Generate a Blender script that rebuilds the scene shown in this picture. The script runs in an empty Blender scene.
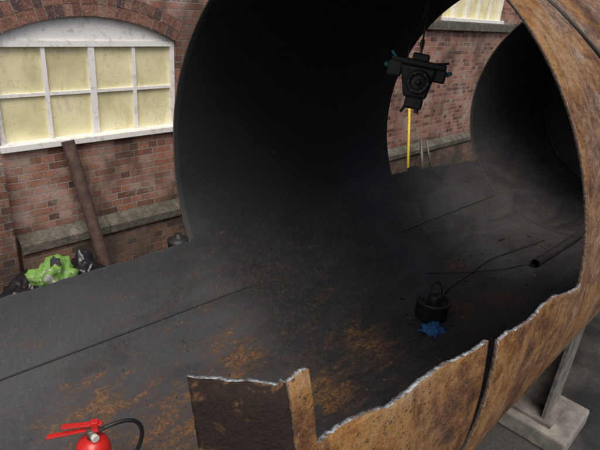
import bpy, bmesh, math, random
from mathutils import Matrix, Vector, noise
random.seed(4)
sc=bpy.context.scene
PI=math.pi
# ------------------------------------------------------------------ helpers
def newmat(name):
    m=bpy.data.materials.new(name);m.use_nodes=True
    nt=m.node_tree;b=nt.nodes["Principled BSDF"]
    return m,nt,b
class N:
    def __init__(s,nt): s.nt=nt
    def n(s,t,**k):
        q=s.nt.nodes.new(t)
        for a,v in k.items(): setattr(q,a,v)
        return q
    def l(s,a,b): s.nt.links.new(a,b)
    def setin(s,sock,v):
        if isinstance(v,bpy.types.NodeSocket): s.l(v,sock)
        else: sock.default_value=v
    def math(s,op,a,b=0.0,c=0.0,clamp=False):
        q=s.n("ShaderNodeMath",operation=op);q.use_clamp=clamp
        s.setin(q.inputs[0],a);s.setin(q.inputs[1],b);s.setin(q.inputs[2],c)
        return q.outputs[0]
    def noise(s,vec,scale,detail=6,rough=.55,dist=0):
        q=s.n("ShaderNodeTexNoise")
        if vec is not None:s.l(vec,q.inputs["Vector"])
        q.inputs["Scale"].default_value=scale;q.inputs["Detail"].default_value=min(detail,4.5)
        q.inputs["Roughness"].default_value=rough;q.inputs["Distortion"].default_value=dist
        return q.outputs["Fac"]
    def ramp(s,fac,stops,interp='LINEAR'):
        q=s.n("ShaderNodeValToRGB");cr=q.color_ramp;cr.interpolation=interp
        while len(cr.elements)<len(stops):cr.elements.new(.5)
        for e,(p,c) in zip(cr.elements,stops):
            e.position=p;e.color=(c,c,c,1) if isinstance(c,(int,float)) else (*c,1)
        s.l(fac,q.inputs[0]);return q.outputs["Color"]
    def mix(s,f,a,b,mode='MIX'):
        q=s.n("ShaderNodeMix",data_type='RGBA',blend_type=mode)
        s.setin(q.inputs[0],f)
        for i,v in((6,a),(7,b)):
            if isinstance(v,tuple):v=(*v,1) if len(v)==3 else v
            s.setin(q.inputs[i],v)
        return q.outputs[2]
    def smooth(s,v,a,b):
        q=s.n("ShaderNodeMapRange",interpolation_type='SMOOTHSTEP')
        s.l(v,q.inputs[0]);q.inputs[1].default_value=a;q.inputs[2].default_value=b
        return q.outputs[0]
    def obj(s): return s.n("ShaderNodeTexCoord").outputs["Object"]
    def geo(s): return s.n("ShaderNodeNewGeometry")
    def scale(s,vec,sc_):
        q=s.n("ShaderNodeMapping");s.l(vec,q.inputs[0]);q.inputs["Scale"].default_value=sc_
        return q.outputs[0]
    def sep(s,vec):
        q=s.n("ShaderNodeSeparateXYZ");s.l(vec,q.inputs[0]);return q.outputs
    def bump(s,h,b,strength=.5,dist=.01):
        q=s.n("ShaderNodeBump");s.l(h,q.inputs["Height"]);q.inputs["Strength"].default_value=strength
        q.inputs["Distance"].default_value=dist;s.l(q.outputs[0],b.inputs["Normal"])
def simple(name,col,rough=.6,metal=0,var=.25,nscale=20,bump=0.0,spec=.5):
    m,nt,b=newmat(name);g=N(nt);o=g.obj()
    f=g.noise(o,nscale,5,.6)
    c=g.ramp(f,[(.3,tuple(x*(1-var) for x in col)),(.7,tuple(min(1,x*(1+var)) for x in col))])
    g.l(c,b.inputs["Base Color"]);b.inputs["Roughness"].default_value=rough;b.inputs["Metallic"].default_value=metal
    b.inputs["Specular IOR Level"].default_value=spec
    if bump:g.bump(g.noise(o,nscale*3,4,.6),b,bump,.005)
    return m
def mkobj(name,me,parent=None,mats=(),loc=None):
    o=bpy.data.objects.new(name,me);sc.collection.objects.link(o)
    for m in mats:o.data.materials.append(m)
    if parent:o.parent=parent
    if loc:o.location=loc
    return o
def empty(name,loc=(0,0,0)):
    o=bpy.data.objects.new(name,None);sc.collection.objects.link(o);o.location=loc;o.empty_display_size=.1
    return o
def frombm(name,bm,parent,mats,smooth=False,loc=None):
    me=bpy.data.meshes.new(name);bm.to_mesh(me);bm.free()
    if smooth:
        for p in me.polygons:p.use_smooth=True
    return mkobj(name,me,parent,mats,loc)
def addbox(bm,lo,hi,mat=0,M=None,bev=0):
    vs=[bm.verts.new((x,y,z)) for x in(lo[0],hi[0]) for y in(lo[1],hi[1]) for z in(lo[2],hi[2])]
    fs=[]
    for f in((0,1,3,2),(4,6,7,5),(0,4,5,1),(2,3,7,6),(0,2,6,4),(1,5,7,3)):
        q=bm.faces.new([vs[i] for i in f]);q.material_index=mat;fs.append(q)
    if M:
        for v in vs:v.co=M@v.co
    if bev:
        es=list({e for f in fs for e in f.edges})
        r=bmesh.ops.bevel(bm,geom=es,offset=bev,segments=2,affect='EDGES',profile=.5)
        for f in r['faces']:f.material_index=mat
    return vs
def addcyl(bm,p0,p1,r0,r1=None,seg=20,mat=0,caps=True):
    r1=r0 if r1 is None else r1
    p0=Vector(p0);p1=Vector(p1);d=(p1-p0).normalized()
    a=d.orthogonal().normalized();b=d.cross(a)
    A=[bm.verts.new(p0+(a*math.cos(2*PI*i/seg)+b*math.sin(2*PI*i/seg))*r0) for i in range(seg)]
    B=[bm.verts.new(p1+(a*math.cos(2*PI*i/seg)+b*math.sin(2*PI*i/seg))*r1) for i in range(seg)]
    for i in range(seg):
        f=bm.faces.new((A[i],A[(i+1)%seg],B[(i+1)%seg],B[i]));f.material_index=mat;f.smooth=True
    if caps:
        f=bm.faces.new(A[::-1]);f.material_index=mat
        f=bm.faces.new(B);f.material_index=mat
def lathe(bm,prof,base,axis=(0,0,1),seg=32,mat=0):
    base=Vector(base);d=Vector(axis).normalized();a=d.orthogonal().normalized();b=d.cross(a)
    rings=[]
    for r,h in prof:
        rings.append([bm.verts.new(base+d*h+(a*math.cos(2*PI*i/seg)+b*math.sin(2*PI*i/seg))*max(r,1e-4)) for i in range(seg)])
    for A,B in zip(rings,rings[1:]):
        for i in range(seg):
            f=bm.faces.new((A[i],A[(i+1)%seg],B[(i+1)%seg],B[i]));f.material_index=mat;f.smooth=True
def tube(name,pts,r,mat,parent=None,res=8,smooth=True):
    cu=bpy.data.curves.new(name,'CURVE');cu.dimensions='3D';cu.bevel_depth=r;cu.bevel_resolution=4;cu.use_fill_caps=True
    sp=cu.splines.new('NURBS' if smooth else 'POLY');sp.points.add(len(pts)-1)
    for q,p in zip(sp.points,pts):q.co=(*p,1)
    if smooth:sp.use_endpoint_u=True;sp.order_u=4 if len(pts)>3 else len(pts)
    o=bpy.data.objects.new(name,cu);sc.collection.objects.link(o);cu.materials.append(mat)
    if parent:o.parent=parent
    return o
# ------------------------------------------------------------------ camera
Xr=Vector((.7009,.2345,-.6736));Zr=Vector((.0820,.9116,.4028))
Xr.normalize();Yr=Zr.cross(Xr).normalized();Zr=Xr.cross(Yr)
cam=bpy.data.cameras.new("camera");co=bpy.data.objects.new("camera",cam);sc.collection.objects.link(co);sc.camera=co
co.matrix_world=Matrix((Xr,Yr,Zr)).to_4x4()
cam.sensor_width=36;cam.lens=31.06;cam.clip_end=3000;cam.clip_start=.05
# ------------------------------------------------------------------ light
w=bpy.data.worlds.new("World");sc.world=w;w.use_nodes=True
nt=w.node_tree;sky=nt.nodes.new("ShaderNodeTexSky");sky.sky_type='NISHITA';sky.sun_disc=False
SE,SA=math.radians(58),math.radians(215)
sky.sun_elevation=SE;sky.sun_rotation=SA;sky.air_density=1.0;sky.dust_density=6.0;sky.ozone_density=1.2
nt.links.new(sky.outputs[0],nt.nodes["Background"].inputs[0]);nt.nodes["Background"].inputs[1].default_value=.15
sd=Vector((math.sin(SA)*math.cos(SE),math.cos(SA)*math.cos(SE),math.sin(SE)))
L=bpy.data.lights.new("sun","SUN");L.energy=1.4;L.angle=math.radians(35);L.color=(1,.97,.93)
lo=bpy.data.objects.new("sun",L);sc.collection.objects.link(lo);lo.rotation_euler=sd.to_track_quat('Z','Y').to_euler();lo.location=(0,-3,8)
sc.view_settings.view_transform='Standard';sc.view_settings.look='None';sc.view_settings.exposure=0
# ------------------------------------------------------------------ materials
R=1.4;CX,CY,CZ=2.0411,1.7976,-1.0576
L2,L3,L4=2.68,4.59,7.2
m_in,nt,b=newmat("sooty_steel_inside");g=N(nt);o=g.obj();sx=g.sep(o)
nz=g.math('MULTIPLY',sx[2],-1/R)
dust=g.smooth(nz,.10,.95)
n1=g.noise(g.scale(o,(.7,1.6,1.6)),1.6,5,.62,.8)
n2=g.noise(g.scale(o,(1.2,5,5)),2.6,5,.7,.3)
n4=g.noise(o,28,5,.75)
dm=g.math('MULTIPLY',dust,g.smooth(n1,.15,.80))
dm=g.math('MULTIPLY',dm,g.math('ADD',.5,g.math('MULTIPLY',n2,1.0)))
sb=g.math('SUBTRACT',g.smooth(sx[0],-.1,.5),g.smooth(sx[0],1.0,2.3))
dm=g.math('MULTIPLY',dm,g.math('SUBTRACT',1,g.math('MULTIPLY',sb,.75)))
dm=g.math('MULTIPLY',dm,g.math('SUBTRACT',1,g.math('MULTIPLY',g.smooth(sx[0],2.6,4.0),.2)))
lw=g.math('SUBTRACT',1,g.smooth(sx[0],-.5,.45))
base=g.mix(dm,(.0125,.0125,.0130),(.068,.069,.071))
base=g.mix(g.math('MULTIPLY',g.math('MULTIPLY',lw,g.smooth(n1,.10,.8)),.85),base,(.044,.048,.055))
base=g.mix(g.math('MULTIPLY',g.smooth(n4,.45,.7),g.math('MULTIPLY',dust,.32)),base,(.08,.076,.07))
def spot(cx,cy,cz,r):
    q=g.n("ShaderNodeVectorMath",operation='DISTANCE');g.l(o,q.inputs[0]);q.inputs[1].default_value=(cx,cy,cz)
    return g.math('SUBTRACT',1,g.smooth(q.outputs["Value"],0,r))
def ph(x,d):return (x,R*math.sin(math.radians(d)),-R*math.cos(math.radians(d)))
sp=None
for x_,d_,r_ in((-.10,20,.42),(.85,1,.45),(-.75,10,.6),(1.9,-6,.5),(.2,-4,.5),(2.6,10,.35),(-1.1,22,.5),(2.3,-16,.5)):
    q=spot(*ph(x_,d_),r_);sp=q if sp is None else g.math('MAXIMUM',sp,q)
rn=g.noise(g.scale(o,(1.0,2.8,2.8)),5.5,5,.78,.4)
rsum=g.math('ADD',rn,g.math('MULTIPLY',sp,.25))
rm=g.math('MULTIPLY',g.math('MULTIPLY',g.smooth(rsum,.63,.80),.9),g.smooth(n4,.40,.54))
stain=g.math('MULTIPLY',g.math('MULTIPLY',g.smooth(rsum,.50,.74),.5),g.smooth(nz,.3,.8))
base=g.mix(stain,base,(.070,.042,.026))
fl=g.noise(o,65,4,.6)
rc=g.ramp(fl,[(.35,(.06,.028,.015)),(.65,(.22,.115,.045))])
base=g.mix(rm,base,rc)
base=g.mix(g.math('MULTIPLY',g.smooth(fl,.60,.68),g.math('MULTIPLY',dust,g.smooth(rn,.44,.62))),base,(.15,.08,.04))
spk=g.math('SUBTRACT',1,g.smooth(fl,.31,.36))
base=g.mix(g.math('MULTIPLY',g.math('MULTIPLY',spk,dust),.3),base,(.16,.16,.15))
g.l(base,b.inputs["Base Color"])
rg=g.math('ADD',.42,g.math('MULTIPLY',n2,.34))
rg=g.math('ADD',rg,g.math('MULTIPLY',g.smooth(sx[0],.0,.8),.18),clamp=True)
g.l(rg,b.inputs["Roughness"])
b.inputs["Specular IOR Level"].default_value=.28
g.bump(g.math('ADD',n4,g.math('MULTIPLY',fl,.5)),b,.35,.007)
def rustmat(name,dark=False):
    m,nt,b=newmat(name);g=N(nt);o=g.obj()
    a=g.noise(g.scale(o,(1,1,1)),3.2,5,.72,.4);a2=g.noise(o,19,5,.75,.1);a3=g.noise(o,80,4,.7)
    st=g.noise(g.scale(o,(5,1.0,1.0)),2.2,4,.65,.4)
    f=g.math('ADD',g.math('MULTIPLY',a,.50),g.math('ADD',g.math('MULTIPLY',a2,.31),g.math('MULTIPLY',a3,.19)))
    col=g.ramp(f,[(.36,(.030,.016,.011)),(.43,(.085,.038,.018)),(.485,(.175,.080,.026)),(.535,(.265,.138,.045)),(.60,(.27,.18,.10))])
    sxx=g.sep(o)
    ringm=g.smooth(sxx[0],-.3,.5)
    pg=g.smooth(g.noise(o,2.4,5,.65,.2),.40,.62)
    col=g.mix(g.math('MULTIPLY',pg,g.math('ADD',.20,g.math('MULTIPLY',ringm,.55))),col,g.mix(g.smooth(a2,.35,.65),(.105,.07,.053),(.255,.20,.158)))
    sw=g.math('MULTIPLY',g.smooth(st,.53,.66),g.math('SUBTRACT',.65,g.math('MULTIPLY',ringm,.45)))
    col=g.mix(sw,col,(.055,.032,.022))
    col=g.mix(g.math('MULTIPLY',g.smooth(a3,.54,.64),.75),col,(.035,.018,.013))
    col=g.mix(g.math('MULTIPLY',g.math('SUBTRACT',1,g.smooth(a3,.33,.40)),.5),col,(.32,.25,.19))
    if dark:
        dk=g.smooth(g.math('ADD',g.noise(o,11,5,.7,.3),g.math('MULTIPLY',g.math('ADD',sxx[0],1.58),.5)),.50,.62)
        col=g.mix(g.math('SUBTRACT',.97,g.math('MULTIPLY',dk,.55)),col,(.018,.013,.012))
    g.l(col,b.inputs["Base Color"]);b.inputs["Roughness"].default_value=.88;b.inputs["Specular IOR Level"].default_value=.18
    g.bump(g.math('ADD',a2,g.math('MULTIPLY',a3,.8)),b,.75,.009)
    return m
m_out=rustmat("rusty_steel_outside")
m_flap=rustmat("dark_rusty_plate",True)
m_rim,nt,b=newmat("flame_cut_edge");g=N(nt);o=g.obj();gn=g.sep(g.geo().outputs["Normal"])
n_=g.noise(o,65,5,.7)
sl=g.ramp(n_,[(.38,(.06,.045,.035)),(.49,(.19,.20,.205)),(.64,(.48,.52,.54))])
rr=g.ramp(n_,[(.35,(.05,.03,.02)),(.6,(.16,.10,.06))])
isring=g.smooth(g.math('ABSOLUTE',gn[0]),.6,.85)
farside=g.smooth(g.sep(o)[1],-.3,.3)
sl=g.mix(g.math('MULTIPLY',farside,.7),sl,(.06,.06,.062))
worn=g.smooth(g.noise(o,9,4,.6),.48,.62)
sl=g.mix(g.math('MULTIPLY',worn,.7),sl,(.12,.075,.045))
g.l(g.mix(isring,sl,rr),b.inputs["Base Color"]);b.inputs["Roughness"].default_value=.65
g.bump(n_,b,.8,.01)
m_weld=simple("weld_bead",(.02,.02,.022),.5,0,.4,60,.5)
# ------------------------------------------------------------------ tank
tank=empty("steel_tank",(CX,CY,CZ))
near=[(-1.482,-103),(-1.39,-103),(-1.28,-102),(-1.04,-101),(-.83,-100.3),(-.815,-100.2),(-.735,-98.6),(-.55,-98),(-.24,-97),(0,-95)]
def interp(t,x):
    if x<=t[0][0]:return t[0][1]
    for (a,b_),(c_,d_) in zip(t,t[1:]):
        if x<=c_:return b_+(d_-b_)*(x-a)/(c_-a)
    return t[-1][1]
def jag(x,k):
    return noise.noise(Vector((x*5,k,0)))*.9+noise.noise(Vector((x*17,k,3)))*.35+noise.noise(Vector((x*60,k,7)))*.22+noise.noise(Vector((x*130,k,9)))*.14
def bounds(x):
    if x<-1.4825: return (-34+jag(x,1)*2,59.3+jag(x,2)*.6)
    if x<-1e-4: return (interp(near,x)-jag(x,3)*.75,59.3+jag(x,2)*.6)
    if x<=L2+1e-4: return None
    if x<L3-1e-4: return (-96+jag(x,5),interp([(L2,62),(3.5,60),(L3,56.5)],x)+jag(x,6)*.9+ (1.4 if 3.0<x<3.25 else 0))
    return None
xs=[]
x=-3.3
while x<-1.483: xs.append(x);x+=.03
x=-1.482
while x<-.82: xs.append(x);x+=.009
SL0,SL1=-.812,-.742
xs+= [SL0,SL1]
x=-.732
while x<-.006: xs.append(x);x+=.009
xs+=[-.0011,0]
x=.05
while x<L2-.03: xs.append(x);x+=.05
xs+=[L2,L2+.0011]
x=L2+.02
while x<L3-.01: xs.append(x);x+=.02
xs+=[L3-.0011,L3]
x=L3+.06
while x<L4: xs.append(x);x+=.08
xs.append(L4)
NP=360
bm=bmesh.new()
cols=[];bnd=[]
for x in xs:
    bd=bounds(x);bnd.append(bd);col=[]
    for j in range(NP):
        d=-180+j*360/NP
        dd=d
        if bd: dd=min(max(d,bd[0]),bd[1])
        xx=x
        if -1.3<x<-.3 and dd<-20:
            wgt=max(0,1-abs(x+.775)/.45)
            xx=x-wgt*.0032*(dd+99)
            k_=max(0,min(1,(dd+99)/45.0))
            if abs(x-SL0)<1e-6: xx+=.045*k_+.003*noise.noise(Vector((dd*.4,0,0)))
            if abs(x-SL1)<1e-6: xx+=.003*noise.noise(Vector((dd*.4,5,0)))
            if x<SL0 and x>SL0-.1: xx+=.045*k_*(1-(SL0-x)/.1)
        r=R
        if bd and dd<-60:
            amp=min(1,(-60-dd)/30)*min(1,abs(x)/.2)
            r+=amp*.02*noise.noise(Vector((x*2.6,1.5,dd*.02)))
        a=math.radians(dd)
        r+=.005*noise.noise(Vector((x*1.2,math.sin(a)*2,math.cos(a)*2)))
        col.append(bm.verts.new((xx,r*math.sin(a),-r*math.cos(a))))
    cols.append(col)
for i in range(len(xs)-1):
    A,B=cols[i],cols[i+1];ba,bb=bnd[i],bnd[i+1]
    for j in range(NP):
        k=(j+1)%NP
        d0=-180+j*360/NP;d1=d0+360/NP
        ok=True
        for bd in(ba,bb):
            if bd and (d1<=bd[0]+1e-6 or d0>=bd[1]-1e-6): ok=False
        if not ok:continue
        if abs(xs[i]-SL0)<1e-6 and d1<-54: continue
        bm.faces.new((A[j],A[k],B[k],B[j]))
bmesh.ops.remove_doubles(bm,verts=bm.verts,dist=.0004)
loose=[v for v in bm.verts if not v.link_faces];bmesh.ops.delete(bm,geom=loose,context='VERTS')
bmesh.ops.recalc_face_normals(bm,faces=bm.faces)
bm.faces.ensure_lookup_table()
f=bm.faces[len(bm.faces)//2];cc=f.calc_center_median()
if f.normal.dot(Vector((0,cc.y,cc.z)))>0: bmesh.ops.reverse_faces(bm,faces=bm.faces)
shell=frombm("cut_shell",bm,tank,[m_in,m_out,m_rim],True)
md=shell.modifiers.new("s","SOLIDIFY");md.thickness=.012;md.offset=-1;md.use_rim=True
md.material_offset=1;md.material_offset_rim=2
bm=bmesh.new()
prof=[(R+.001,0)]+[((R)*math.cos(t*PI/2/12),.38*math.sin(t*PI/2/12)) for t in range(1,13)]
lathe(bm,prof,(L4,0,0),(1,0,0),64)
bmesh.ops.recalc_face_normals(bm,faces=bm.faces)
hd=frombm("dished_end",bm,tank,[m_in,m_out],True)
md=hd.modifiers.new("s","SOLIDIFY");md.thickness=.014;md.offset=0
def pts_on(lst,r=R-.001,n=1):return [(x_,r*math.sin(math.radians(d_)),-r*math.cos(math.radians(d_))) for x_,d_ in lst]
tube("longitudinal_weld",pts_on([(-3.2,42),(-1.46,41),(0,39.4),(.35,39)]),.0055,m_weld,tank,smooth=False)
tube("longitudinal_weld_b",pts_on([(2.3,36),(3.5,35),(4.6,34)]),.0055,m_weld,tank,smooth=False)
tube("girth_weld",pts_on([(L3+.05,d) for d in range(-90,91,3)]),.008,m_weld,tank)
def flap(name,path,ztop,zbot,mats):
    bm=bmesh.new();rows=[]
    n=26
    dense=[]
    for (a,b_) in zip(path,path[1:]):
        for t in range(12):dense.append((a[0]+(b_[0]-a[0])*t/12,a[1]+(b_[1]-a[1])*t/12))
    dense.append(path[-1])
    for i,(px,py) in enumerate(dense):
        zt=ztop+.006*noise.noise(Vector((i*.13,1,0)))+.0025*noise.noise(Vector((i*.9,4,0)))
        col=[]
        for j in range(n+1):
            z=zt+(zbot-zt)*j/n
            off=-(math.sqrt(R*R-(z-CZ)**2)-math.sqrt(R*R-(ztop-CZ)**2))
            wob=.006*noise.noise(Vector((px*8,py*8,z*5)))
            col.append(bm.verts.new((px-CX+wob,py+off-CY,z-CZ)))
        rows.append(col)
    for A,B in zip(rows,rows[1:]):
        for j in range(n):bm.faces.new((A[j],A[j+1],B[j+1],B[j]))
    bmesh.ops.recalc_face_normals(bm,faces=bm.faces)
    bm.faces.ensure_lookup_table()
    if bm.faces[0].normal.y>0:bmesh.ops.reverse_faces(bm,faces=bm.faces)
    ob=frombm(name,bm,tank,mats,True)
    md=ob.modifiers.new("s","SOLIDIFY");md.thickness=.012;md.offset=-1;md.material_offset=1;md.material_offset_rim=2
    return ob
flap("shell_tongue",[(.561,.467),(.514,.470)],-.595,-1.7,[m_out,m_in,m_rim])
flap("bent_flap",[(.5125,.473),(.497,.482),(.45,.53),(.395,.591)],-.602,-1.7,[m_flap,m_in,m_rim])
# ------------------------------------------------------------------ saddle supports
m_conc=simple("concrete",(.17,.16,.14),.9,0,.5,7,.8)
m_stl=simple("grey_steel",(.12,.11,.095),.7,0,.6,8,.5)
GZ=-3.05
def saddle(x):
    s=empty("tank_saddle_support",(x,CY,GZ))
    bm=bmesh.new()
    for sy in(-1,1):
        addbox(bm,(-.27,sy*1.05-.32,0),(.30,sy*1.05+.32,.16),0,None,.02)
    frombm("concrete_blocks",bm,s,[m_conc])
    bm=bmesh.new()
    pts=[];n=24
    for i in range(n+1):
        a=math.radians(-52+104*i/n);pts.append(((R+.016)*math.sin(a),-(R+.016)*math.cos(a)+CZ-GZ))
    top0=[bm.verts.new((-.015,p[0],p[1])) for p in pts];top1=[bm.verts.new((.015,p[0],p[1])) for p in pts]
    bo0=[bm.verts.new((-.015,p[0],max(.26,p[1]-.22) if abs(p[0])<.75 else .192)) for p in pts];bo1=[bm.verts.new((.015,v.co.y,v.co.z)) for v in bo0]
    for i in range(n):
        bm.faces.new((top0[i],top0[i+1],bo0[i+1],bo0[i]));bm.faces.new((top1[i],bo1[i],bo1[i+1],top1[i+1]))
        bm.faces.new((bo0[i],bo0[i+1],bo1[i+1],bo1[i]))
    bm.faces.new((top0[0],bo0[0],bo1[0],top1[0]));bm.faces.new((top0[n],top1[n],bo1[n],bo0[n]))
    for sy in(-1,1):
        addbox(bm,(-.16,sy*1.14-.012,.191),(.16,sy*1.14+.012,.98),0)
        addbox(bm,(-.2,sy*1.02-.2,.162),(.2,sy*1.02+.2,.189),0)
    frombm("steel_cradle",bm,s,[m_stl])
for x in(-.6,3.87,7.6): saddle(x)
# ------------------------------------------------------------------ ground
m_gr,nt,b=newmat("wet_asphalt");g=N(nt);o=g.obj()
a=g.noise(o,.8,5,.6);c_=g.ramp(g.noise(o,40,5,.7),[(.3,(.022,.021,.02)),(.7,(.07,.064,.055))])
g.l(g.mix(g.smooth(a,.45,.6),c_,(.022,.021,.02)),b.inputs["Base Color"])
g.l(g.ramp(a,[(.42,.85),(.6,.25)]),b.inputs["Roughness"]);g.bump(g.noise(o,70,4,.7),b,.5,.006)
bm=bmesh.new();q=[bm.verts.new(p) for p in((-400,-400,GZ),(400,-400,GZ),(400,400,GZ),(-400,400,GZ))];bm.faces.new(q)
frombm("ground",bm,None,[m_gr])
# ------------------------------------------------------------------ brick building
def brickmat(name,dark=0.0):
    m,nt,b=newmat(name);g=N(nt);o=g.obj();s3=g.sep(o)
    cb=g.n("ShaderNodeCombineXYZ");g.l(g.math('ADD',s3[0],s3[1]),cb.inputs[0]);g.l(s3[2],cb.inputs[1])
    wob=g.n("ShaderNodeVectorMath",operation='ADD');g.l(cb.outputs[0],wob.inputs[0])
    nz_=g.n("ShaderNodeTexNoise");nz_.inputs["Scale"].default_value=9;g.l(o,nz_.inputs["Vector"])
    sc_=g.n("ShaderNodeVectorMath",operation='SCALE');g.l(nz_.outputs["Color"],sc_.inputs[0]);sc_.inputs["Scale"].default_value=.012
    g.l(sc_.outputs[0],wob.inputs[1])
    bt=g.n("ShaderNodeTexBrick");g.l(wob.outputs[0],bt.inputs["Vector"]);bt.inputs["Scale"].default_value=1
    bt.inputs["Brick Width"].default_value=.225;bt.inputs["Row Height"].default_value=.075
    bt.inputs["Mortar Size"].default_value=.0065;bt.inputs["Mortar Smooth"].default_value=.3;bt.inputs["Bias"].default_value=0
    bt.inputs["Color1"].default_value=(0,0,0,1);bt.inputs["Color2"].default_value=(1,1,1,1);bt.inputs["Mortar"].default_value=(.5,.5,.5,1)
    bt.offset=.5;bt.squash=.5;bt.squash_frequency=2
    br=g.ramp(bt.outputs["Color"],[(0,(.09,.045,.038)),(.2,(.22,.10,.07)),(.5,(.34,.15,.10)),(.8,(.40,.20,.135)),(1,(.37,.25,.20))])
    n1=g.noise(o,2.2,5,.6);n2=g.noise(o,34,5,.75)
    br=g.mix(g.math('MULTIPLY',g.smooth(n2,.40,.66),.6),br,(.14,.075,.055))
    mo=g.ramp(n2,[(.3,(.17,.15,.13)),(.7,(.42,.39,.35))])
    col=g.mix(bt.outputs["Fac"],br,mo)
    col=g.mix(g.math('MULTIPLY',g.math('MULTIPLY',g.smooth(n1,.46,.70),g.smooth(n2,.3,.6)),.7),col,(.45,.39,.35))
    n3=g.noise(g.scale(o,(1,1,.5)),1.6,5,.7)
    col=g.mix(g.math('MULTIPLY',g.smooth(n3,.48,.66),.65),col,(.06,.047,.04))
    zb=g.math('SUBTRACT',1,g.smooth(s3[2],-2.75,-2.25))
    col=g.mix(g.math('MULTIPLY',zb,g.math('ADD',.35,g.math('MULTIPLY',g.smooth(n1,.3,.6),.45))),col,(.07,.065,.05))
    zd=g.math('SUBTRACT',1,g.smooth(s3[2],-2.35,-2.15));zd=g.math('MULTIPLY',zd,g.smooth(n3,.4,.6))
    col=g.mix(g.math('MULTIPLY',zd,.5),col,(.06,.055,.04))
    if dark:col=g.mix(dark,col,(.04,.03,.028))
    g.l(col,b.inputs["Base Color"]);b.inputs["Roughness"].default_value=.9;b.inputs["Specular IOR Level"].default_value=.2
    h=g.math('ADD',g.math('MULTIPLY',bt.outputs["Fac"],-1),g.math('MULTIPLY',n2,.8))
    g.bump(h,b,.9,.009)
    return m
m_br=brickmat("brickwork");m_brd=brickmat("sooty_brickwork",.35)
m_white,nt,b=newmat("weathered_white_paint");g=N(nt);o=g.obj()
cc=g.mix(g.math('MULTIPLY',g.smooth(g.noise(o,14,5,.7),.50,.66),.5),(.78,.78,.75),(.38,.36,.31))
g.l(cc,b.inputs["Base Color"]);b.inputs["Roughness"].default_value=.55
m_glass,nt,b=newmat("obscured_yellow_glass");g=N(nt);o=g.obj();s3=g.sep(o)
pz=g.noise(g.scale(o,(1,1,1.2)),2.5,4,.5)
cc=g.ramp(pz,[(.25,(.58,.53,.31)),(.5,(.75,.70,.42)),(.75,(.84,.80,.56))])
cc=g.mix(g.math('MULTIPLY',g.smooth(g.noise(g.scale(o,(2,1,.6)),6,5,.7),.47,.70),.5),cc,(.44,.40,.25))
cc=g.mix(g.math('MULTIPLY',g.smooth(g.noise(o,30,4,.7),.58,.68),.35),cc,(.30,.27,.19))
g.l(cc,b.inputs["Base Color"]);b.inputs["Roughness"].default_value=.2
g.bump(g.noise(o,120,2,.5),b,.25,.003)
m_stone,nt,b=newmat("mossy_stone");g=N(nt);o=g.obj()
cc=g.ramp(g.noise(o,5,5,.7),[(.3,(.055,.052,.038)),(.5,(.11,.10,.08)),(.7,(.20,.18,.15))])
g.l(g.mix(g.math('MULTIPLY',g.smooth(g.noise(o,24,5,.65),.47,.62),.65),cc,(.045,.048,.027)),b.inputs["Base Color"])
b.inputs["Roughness"].default_value=.9;g.bump(g.noise(o,35,5,.7),b,.9,.014)
m_mort=simple("mortar",(.24,.21,.18),.95,0,.3,40,.5)
WY=5.0
bld=empty("brick_building",(0,WY,0))
wins=[dict(x0=1.41,x1=3.24,zs=-1.5,zp=-.55,rise=.22,cols=4,rows=2),
      dict(x0=8.55,x1=10.9,zs=-.18,zp=1.35,rise=.25,cols=5,rows=3),
      dict(x0=-2.2,x1=-.37,zs=-1.5,zp=-.55,rise=.22,cols=4,rows=2)]
def arcz(w_,x,extra=0):
    c0=(w_['x0']+w_['x1'])/2;h=(w_['x1']-w_['x0'])/2;r=(h*h+w_['rise']**2)/(2*w_['rise']);zc=w_['zp']+w_['rise']-r
    rr=r+extra;return zc+math.sqrt(max(0,rr*rr-(x-c0)**2)),c0,r,zc,h
TOPZ=3.6
bm=bmesh.new()
def quad(x0,x1,z0a,z0b,z1a,z1b,y=0):
    vs=[bm.verts.new(p) for p in((x0,y,z0a),(x1,y,z0b),(x1,y,z1b),(x0,y,z1a))];bm.faces.new(vs)
order=sorted(wins,key=lambda q:q['x0'])
EX=.215
cur=-12
for w_ in order:
    _,c0,r,zc,h=arcz(w_,0)
    th=math.asin(h/r)
    ex=(r+EX)*math.sin(th)
    xa,xb=c0-ex,c0+ex
    quad(cur,xa,GZ-.2,GZ-.2,TOPZ,TOPZ)
    n=40
    for i in range(n):
        a0=xa+(xb-xa)*i/n;a1=xa+(xb-xa)*(i+1)/n
        quad(a0,a1,arcz(w_,a0,EX)[0],arcz(w_,a1,EX)[0],TOPZ,TOPZ)
    for sgn in(-1,1):
        xo=c0+sgn*ex;xi=c0+sgn*h
        zo=arcz(w_,xo,EX)[0];zi=w_['zp']
        if sgn<0:quad(xo,xi,GZ-.2,GZ-.2,zo,zi)
        else:quad(xi,xo,GZ-.2,GZ-.2,zi,zo)
    quad(w_['x0'],w_['x1'],GZ-.2,GZ-.2,w_['zs'],w_['zs'])
    for xx in(w_['x0'],w_['x1']):
        vs=[bm.verts.new(p) for p in((xx,0,w_['zs']),(xx,.2,w_['zs']),(xx,.2,w_['zp']),(xx,0,w_['zp']))];bm.faces.new(vs)
    cur=xb
quad(cur,18,GZ-.2,GZ-.2,TOPZ,TOPZ)
for (p0,p1) in(((-12,0),(-12,6)),((-12,6),(18,6)),((18,6),(18,0))):
    vs=[bm.verts.new(p) for p in((*p0,GZ-.2),(*p1,GZ-.2),(*p1,TOPZ),(*p0,TOPZ))];bm.faces.new(vs)
vs=[bm.verts.new(p) for p in((-12,0,TOPZ),(18,0,TOPZ),(18,6,TOPZ),(-12,6,TOPZ))];bm.faces.new(vs)
frombm("walls",bm,bld,[m_br])
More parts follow.
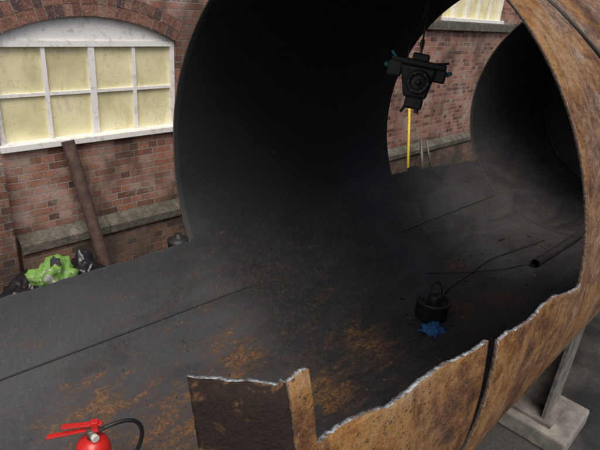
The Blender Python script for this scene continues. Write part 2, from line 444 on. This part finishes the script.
bm=bmesh.new();addbox(bm,(-12.15,-.12,TOPZ+.003),(18.15,6.1,TOPZ+.25));frombm("parapet_coping",bm,bld,[m_stone])
m_ab=[]
for i,c in enumerate(((.27,.125,.085),(.20,.09,.065),(.11,.06,.05),(.30,.17,.12))):
    m,nt,b=newmat("arch_brick_%d"%i);g=N(nt);o=g.obj()
    n2=g.noise(o,30,5,.75);n1=g.noise(o,4,5,.6)
    cc=g.mix(g.math('MULTIPLY',g.smooth(n2,.4,.65),.7),c,tuple(q*.4 for q in c))
    cc=g.mix(g.math('MULTIPLY',g.smooth(n1,.45,.65),.55),cc,(.06,.045,.04))
    cc=g.mix(g.math('MULTIPLY',g.smooth(g.noise(o,50,4,.6),.56,.68),.55),cc,(.38,.33,.29))
    g.l(cc,b.inputs["Base Color"]);b.inputs["Roughness"].default_value=.9;g.bump(n2,b,.8,.01);m_ab.append(m)
for w_ in wins:
    bm=bmesh.new()
    _,c0,r,zc,h=arcz(w_,0);th=math.asin(h/r)
    n=int(2*th*r/.078)
    for ring in range(2):
        r0=r+.004+ring*.107;r1=r0+.1
        for i in range(n):
            jt=random.uniform(-.003,.003)/r
            a0=-th+2*th*i/n+.005/r+jt;a1=-th+2*th*(i+1)/n-.005/r+jt
            mi=random.choice((0,0,1,1,2,3));pr=-random.uniform(.001,.008);e0=random.uniform(-.003,.003)
            P=[(c0+rr*math.sin(a),y,zc+rr*math.cos(a)) for y in(pr,.2) for rr,a in((r0+e0,a0),(r0+e0,a1),(r1+e0,a1),(r1+e0,a0))]
            vs=[bm.verts.new(p) for p in P]
            for f in((0,1,2,3),(7,6,5,4),(0,4,5,1),(1,5,6,2),(2,6,7,3),(3,7,4,0)):
                q=bm.faces.new([vs[k] for k in f]);q.material_index=mi
    for i in range(60):
        a0=-th+2*th*i/60;a1=-th+2*th*(i+1)/60
        vs=[bm.verts.new((c0+rr*math.sin(a),.003,zc+rr*math.cos(a))) for rr,a in((r,a0),(r,a1),(r+EX,a1),(r+EX,a0))]
        q=bm.faces.new(vs);q.material_index=4
    frombm("window_arch",bm,bld,m_ab+[m_mort])
    x0,x1,zs,zp=w_['x0'],w_['x1'],w_['zs'],w_['zp']
    bm=bmesh.new();fy=.06
    nc,nr=w_['cols'],w_['rows']
    for i in range(nc):
        for k in range(nr):
            xa=x0+.025+(x1-x0-.05)*i/nc;xb=x0+.025+(x1-x0-.05)*(i+1)/nc
            za=zs+.05+(zp-zs-.1)*k/nr;zb_=zs+.05+(zp-zs-.1)*(k+1)/nr
            d_=[random.uniform(-.004,.004) for _ in range(3)]
            vs=[bm.verts.new(p) for p in((xa,fy+.022+d_[0],za),(xb,fy+.022+d_[1],za),(xb,fy+.022+d_[1]+d_[2],zb_),(xa,fy+.022+d_[0]+d_[2],zb_))]
            q=bm.faces.new(vs);q.material_index=1
    addbox(bm,(x0+.002,fy+.05,zs),(x1-.002,fy+.056,zp),1)
    addbox(bm,(x0+.001,fy-.02,zs+.06),(x0+.05,fy+.048,zp-.05),0)
    addbox(bm,(x1-.05,fy-.02,zs+.06),(x1-.001,fy+.048,zp-.05),0)
    addbox(bm,(x0+.001,fy-.022,zp-.05),(x1-.001,fy+.048,zp),0)
    addbox(bm,(x0-.02,-.05,zs+.0),(x1+.02,fy+.048,zs+.06),0,None,.006)
    for i in range(1,nc):
        xx=x0+.025+(x1-x0-.05)*i/nc;hw=.030 if (i==nc//2) else .018
        addbox(bm,(xx-hw,fy-(.014 if i==nc//2 else .008),zs+.06),(xx+hw,fy+.046,zp-.05),0)
    for k in range(1,nr):
        zz=zs+.06+(zp-zs-.11)*k/nr
        addbox(bm,(x0+.05,fy-.004,zz-.015),(x1-.05,fy+.046,zz+.015),0)
    for i in range(40):
        a0=x0+(x1-x0)*i/40;a1=x0+(x1-x0)*(i+1)/40
        vs=[bm.verts.new(p) for p in((a0,fy+.0,zp+.001),(a1,fy+.0,zp+.001),(a1,fy+.0,arcz(w_,a1)[0]+.01),(a0,fy+.0,arcz(w_,a0)[0]+.01))]
        q=bm.faces.new(vs);q.material_index=0
    bmesh.ops.recalc_face_normals(bm,faces=bm.faces)
    frombm("window",bm,bld,[m_white,m_glass])
bm=bmesh.new()
addbox(bm,(8.1,-.09,-.33),(11.4,.05,-.181),0,None,.01)
frombm("stone_sill",bm,bld,[m_stone])
bm=bmesh.new()
x=1.42
while x<17.8:
    L_=random.uniform(.7,1.0);x2=min(x+L_,17.9)
    dz=random.uniform(-.006,.006)
    vs=[bm.verts.new(p) for p in((x,-.0,-2.33+dz),(x2-.008,-.0,-2.33+dz),(x2-.008,-.13,-2.41+dz),(x,-.13,-2.41+dz),(x,-.13,-2.49),(x2-.008,-.13,-2.49),(x,.0,-2.49),(x2-.008,.0,-2.49))]
    for f in((0,1,2,3),(3,2,5,4),(4,5,7,6),(0,3,4,6),(1,7,5,2)):bm.faces.new([vs[k] for k in f])
    x=x2
bmesh.ops.recalc_face_normals(bm,faces=bm.faces)
frombm("plinth_ledge",bm,bld,[m_stone])
bm=bmesh.new();addbox(bm,(1.42,-.095,GZ-.1),(17.9,-.003,-2.492));frombm("plinth",bm,bld,[m_br])
bm=bmesh.new();addbox(bm,(-.2,-.16,GZ-.1),(1.36,-.004,-1.56))
frombm("brick_pier",bm,bld,[m_brd])
# ------------------------------------------------------------------ leaning post
m_post=simple("brown_rusty_pipe",(.075,.045,.034),.8,0,.45,12,.5)
p=empty("leaning_pipe");bm=bmesh.new()
a=Vector((1.96,4.9,-1.44));b_=Vector((2.10,4.42,GZ+.01))
addcyl(bm,a,b_,.06,.06,20,0,False);addcyl(bm,a,b_,.05,.05,20,0,False)
frombm("pipe",bm,p,[m_post])
m_yel=simple("yellow_plastic",(.65,.50,.05),.5,0,.15)
m_blk=simple("black_paint",(.020,.020,.022),.5,0,.4,30,.2)
m_cable=simple("black_rubber",(.012,.012,.012),.5,0,.2)
p=empty("yellow_pole");bm=bmesh.new()
addcyl(bm,(7.6,4.75,-1.55),(7.45,4.4,GZ+.02),.022,.022,14,0);addcyl(bm,(7.6,4.75,-1.55),(7.604,4.76,-1.5),.028,.028,14,1)
frombm("pole",bm,p,[m_yel,m_blk])
m_gm=simple("worn_metal",(.12,.115,.10),.5,.5,.4,30,.2)
p=empty("pipe_offcut");bm=bmesh.new()
addcyl(bm,(8.15,4.75,-2.15),(8.05,4.45,GZ+.01),.03,.03,16,0)
addcyl(bm,(8.35,4.75,-2.2),(8.5,4.5,GZ+.01),.022,.022,16,0)
frombm("pipe",bm,p,[m_gm])
# ------------------------------------------------------------------ rubbish pile
def blob(name,parent,c,r,mat,amp=.35,fs=5,seed=0,sub=5):
    bm=bmesh.new();bmesh.ops.create_icosphere(bm,subdivisions=sub,radius=1)
    for v in bm.verts:
        n_=v.co.copy()
        d=1+amp*noise.noise(n_*1.7+Vector((seed,0,0)))+amp*.5*abs(noise.noise(n_*fs+Vector((seed,3,0))))-amp*.35*abs(noise.noise(n_*fs*2.2+Vector((0,seed,0))))
        v.co=Vector((n_.x*r[0]*d,n_.y*r[1]*d,max(n_.z,-.75)*r[2]*d))+Vector(c)
    return frombm(name,bm,parent,[mat],True)
m_bag=simple("black_polythene",(.012,.012,.014),.3,0,.3,8,.0)
m_hv,nt,b=newmat("hi_vis_fabric");g=N(nt);o=g.obj()
wv=g.noise(g.scale(o,(1,1,2)),4.5,3,.5,1.5)
c1=g.mix(g.smooth(wv,.57,.60),g.mix(g.noise(o,15,4,.6),(.06,.18,.03),(.24,.42,.09)),(.38,.40,.38))
g.l(g.mix(g.smooth(g.noise(o,6,3,.5),.53,.56),c1,(.02,.022,.025)),b.inputs["Base Color"])
b.inputs["Roughness"].default_value=.7
p=empty("rubbish_bag",(1.75,4.3,GZ))
blob("sack",p,(0.02,0,.30),(.25,.24,.36),m_bag,.4,4,1)
blob("sack_b",p,(-.4,.1,.24),(.3,.26,.32),m_bag,.4,4,7)
p=empty("hi_vis_jacket",(1.44,4.25,GZ))
blob("jacket",p,(0,-.05,.55),(.20,.17,.22),m_hv,.45,3.5,3)
p=empty("black_drum",(2.78,4.3,GZ));bm=bmesh.new()
lathe(bm,[(.001,0),(.11,0),(.115,.02),(.11,.2),(.115,.22),(.11,.24),(.11,.54),(.118,.55),(.118,.57),(.06,.60),(.04,.60),(.04,.64),(.001,.64)],(0,0,0));frombm("drum",bm,p,[m_blk])
# ------------------------------------------------------------------ pot on the tank floor
def floor_z(y): return CZ-math.sqrt(R*R-(y-CY)**2)
px_,py_=3.64,1.72;fz=floor_z(py_)
p=empty("black_pot",(px_,py_,fz));bm=bmesh.new()
lathe(bm,[(.001,.0),(.12,.0),(.135,.02),(.138,.16),(.145,.17),(.145,.185),(.128,.185),(.12,.16),(.001,.16)],(0,0,0),seg=36)
lathe(bm,[(.06,.16),(.06,.21),(.05,.225),(.001,.225)],(0.02,0,0),seg=20)
addcyl(bm,(.02,0,.22),(.02,0,.25),.015,.02,12,0)
frombm("pot_body",bm,p,[m_blk])
tube("wire_handle",[(-.14,0,.17),(-.13,0,.26),(-.07,.02,.34),(.03,.02,.35),(.11,0,.28),(.14,0,.17)],.005,m_cable,p)
# crumpled cloth sheet
m_blue=simple("blue_cloth",(.022,.11,.27),.85,0,.5,20)
p=empty("blue_rag",(3.45,1.58,floor_z(1.58)+.006))
bm=bmesh.new();G=26;vv=[]
for i in range(G+1):
    row=[]
    for j in range(G+1):
        u=(i/G-.5);v=(j/G-.5)
        q=Vector((u*6,v*6,2.3))
        rr_=math.hypot(u,v)
        h=.055*abs(noise.noise(q))+.05*max(0,1-rr_*2.1)+.02*noise.noise(q*2.3)
        row.append(bm.verts.new((u*.20+.03*noise.noise(q+Vector((9,0,0))),v*.17+.03*noise.noise(q+Vector((0,9,0))),max(.0,h))))
    vv.append(row)
for i in range(G):
    for j in range(G):bm.faces.new((vv[i][j],vv[i+1][j],vv[i+1][j+1],vv[i][j+1]))
rag=frombm("cloth",bm,p,[m_blue],True);md=rag.modifiers.new("s","SOLIDIFY");md.thickness=.002
m_dk=simple("dark_pipe_steel",(.03,.028,.027),.5,0,.4,20,.3)
p=empty("loose_pipe");bm=bmesh.new()
def onfloor(xrel,deg,h=0):
    a=math.radians(deg);return Vector((CX+xrel,CY+(R-h)*math.sin(a),CZ-(R-h)*math.cos(a)))
a=onfloor(3.3,-13,.05);b_=onfloor(4.55,-15,.05)
addcyl(bm,a,b_,.045,.045,20,0,False);addcyl(bm,a,b_,.036,.036,20,0,False);frombm("pipe",bm,p,[m_dk])
tube("trailing_wire",[onfloor(1.75,-2,.01),onfloor(2.1,4,.01),onfloor(2.6,2,.01),onfloor(3.1,6,.01),onfloor(3.7,0,.01),onfloor(4.2,-3,.01)],.005,m_cable)
tube("trailing_wire",[onfloor(2.2,14,.01),onfloor(2.5,8,.01),onfloor(2.9,-4,.01),onfloor(3.3,-8,.01)],.004,m_cable)
m_scr=simple("rusty_scrap",(.085,.050,.03),.85,0,.6,10,.5)
p=empty("scrap_debris");bm=bmesh.new()
for i in range(520):
    xr=random.uniform(-.9,4.4);dg=random.gauss(2,11)
    q=onfloor(xr,dg,.003);sz=random.uniform(.002,.007)*(1+(random.random()<.06)*2.0)
    M_=Matrix.Translation(q)@Matrix.Rotation(random.uniform(0,6),4,'Z')@Matrix.Rotation(math.radians(dg),4,'X')
    vs=addbox(bm,(-sz,-sz*random.uniform(.3,1.),-.003),(sz,sz*random.uniform(.3,1),sz*.5),random.choice((0,1,1)))
    for v in vs:
        v.co=M_@(v.co+Vector((random.uniform(-.4,.4)*sz,random.uniform(-.4,.4)*sz,random.uniform(-.2,.2)*sz)))
frombm("scrap",bm,p,[m_scr,m_dk])
# ------------------------------------------------------------------ hanging hoist
hx,hy,hz=2.93,1.82,-.42
m_teal=simple("teal_plastic",(.03,.25,.28),.5,0,.3)
p=empty("hanging_hoist",(hx,hy,hz))
vd=Vector((hx,hy,0)).normalized()
rot=Matrix.Rotation(math.atan2(vd.y,vd.x)-PI/2,4,'Z')@Matrix.Rotation(math.radians(5),4,'Y')@Matrix.Scale(.88,4)
bm=bmesh.new()
vs=addbox(bm,(-.13,-.08,-.12),(.13,.09,.10),0)
for v in vs:
    if v.co.z<0:v.co.x=v.co.x*.62+.02
es=list({e for v in vs for e in v.link_edges})
bmesh.ops.bevel(bm,geom=es,offset=.022,segments=3,affect='EDGES',profile=.5)
addbox(bm,(-.215,-.05,.0),(-.11,.06,.11),0,None,.015)
addbox(bm,(.11,-.05,.01),(.20,.06,.10),0,None,.015)
addbox(bm,(-.04,-.06,-.2),(.09,.06,-.11),0,None,.018)
addbox(bm,(-.20,-.03,.095),(.19,.04,.135),0,None,.01)
addbox(bm,(-.06,-.035,.13),(.06,.045,.18),0,None,.012)
lathe(bm,[(.082,0),(.085,.03),(.074,.042),(.06,.042),(.055,.03),(.026,.03),(.024,.05),(.001,.05)],(.02,-.08,.0),(0,-1,0),32,0)
lathe(bm,[(.046,0),(.046,.012),(.001,.012)],(.02,-.108,.0),(0,-1,0),24,2)
for a in range(6):
    an=a*PI/3;addcyl(bm,(.02+.067*math.cos(an),-.12,.067*math.sin(an)),(.02+.067*math.cos(an),-.132,.067*math.sin(an)),.007,.007,8,2)
addcyl(bm,(-.215,0,.06),(-.24,0,.075),.02,.014,14,1);addcyl(bm,(.20,0,.07),(.235,0,.09),.018,.012,14,1)
addcyl(bm,(-.17,-.02,.13),(-.21,-.02,.165),.009,.009,10,1);addcyl(bm,(.12,0,.13),(.2,0,.15),.008,.008,10,0)
addcyl(bm,(-.02,0,-.18),(-.05,-.02,-.24),.013,.01,10,0);addcyl(bm,(.06,0,-.19),(.06,-.01,-.23),.018,.018,12,2)
for v in bm.verts:v.co=rot@v.co
frombm("hoist_body",bm,p,[m_blk,m_teal,m_gm])
tube("hook",[(0.01,0,.13),(.01,0,.18),(.03,0,.22),(.01,0,.25),(-.01,0,.22),(.01,0,.19)],.008,m_gm,p)
tube("hanging_cable",[(0.01,0,.23),(.01,0,.5),(.01,0,CZ+R-hz)],.006,m_cable,p,smooth=False)
tube("control_cable",[(-.12,0,.12),(-.12,.02,.22),(-.03,.0,.28),(-.005,0,.42),(-.006,0,CZ+R-hz)],.004,m_cable,p)
# ------------------------------------------------------------------ cable on the tank
def onout(x,d,h=.022):
    a=math.radians(d);return (CX+x,CY+(R+h)*math.sin(a),CZ-(R+h)*math.cos(a))
tube("power_cable",[onout(.36,-150),onout(.45,-140),onout(.58,-131),onout(.72,-124),onout(.92,-119),onout(1.15,-112),onout(1.3,-95),onout(1.35,-80)],.009,m_cable)
# ------------------------------------------------------------------ fire extinguisher
m_red=simple("red_enamel",(.50,.018,.016),.3,0,.15,5)
ex,ey=.68,1.84;ez=floor_z(ey)
p=empty("fire_extinguisher",(ex,ey,ez));bm=bmesh.new()
lathe(bm,[(.001,.0),(.075,.0),(.08,.015),(.08,.43),(.077,.46),(.066,.485),(.045,.503),(.03,.512),(.001,.512)],(0.03,0,0),seg=40)
frombm("cylinder",bm,p,[m_red])
bm=bmesh.new()
addcyl(bm,(0.03,0,.505),(0.03,0,.565),.022,.02,20,1)
q=Matrix.Translation((.03,0,0))@Matrix.Rotation(math.radians(150),4,'Z')
addbox(bm,(-.03,-.013,.560),(.14,.013,.568),0,q@Matrix.Rotation(math.radians(5),4,'Y'),.003)
addbox(bm,(-.03,-.014,.59),(.145,.014,.598),0,q@Matrix.Rotation(math.radians(-2),4,'Y'),.003)
addbox(bm,(-.035,-.016,.55),(.0,.016,.61),0,q,.005)
addcyl(bm,(.03,-.02,.535),(.03,-.045,.535),.017,.017,20,2)
addcyl(bm,(.03,0,.54),(.085,-.01,.54),.011,.011,14,1)
frombm("valve_and_levers",bm,p,[m_red,m_gm,simple("gauge",(.6,.6,.55),.3)])
tube("hose",[(.08,-.008,.54),(.12,-.02,.55),(.19,-.03,.545),(.25,-.04,.50),(.27,-.04,.40),(.22,-.03,.28),(.14,-.03,.2),(.105,-.02,.1)],.010,m_cable,p)
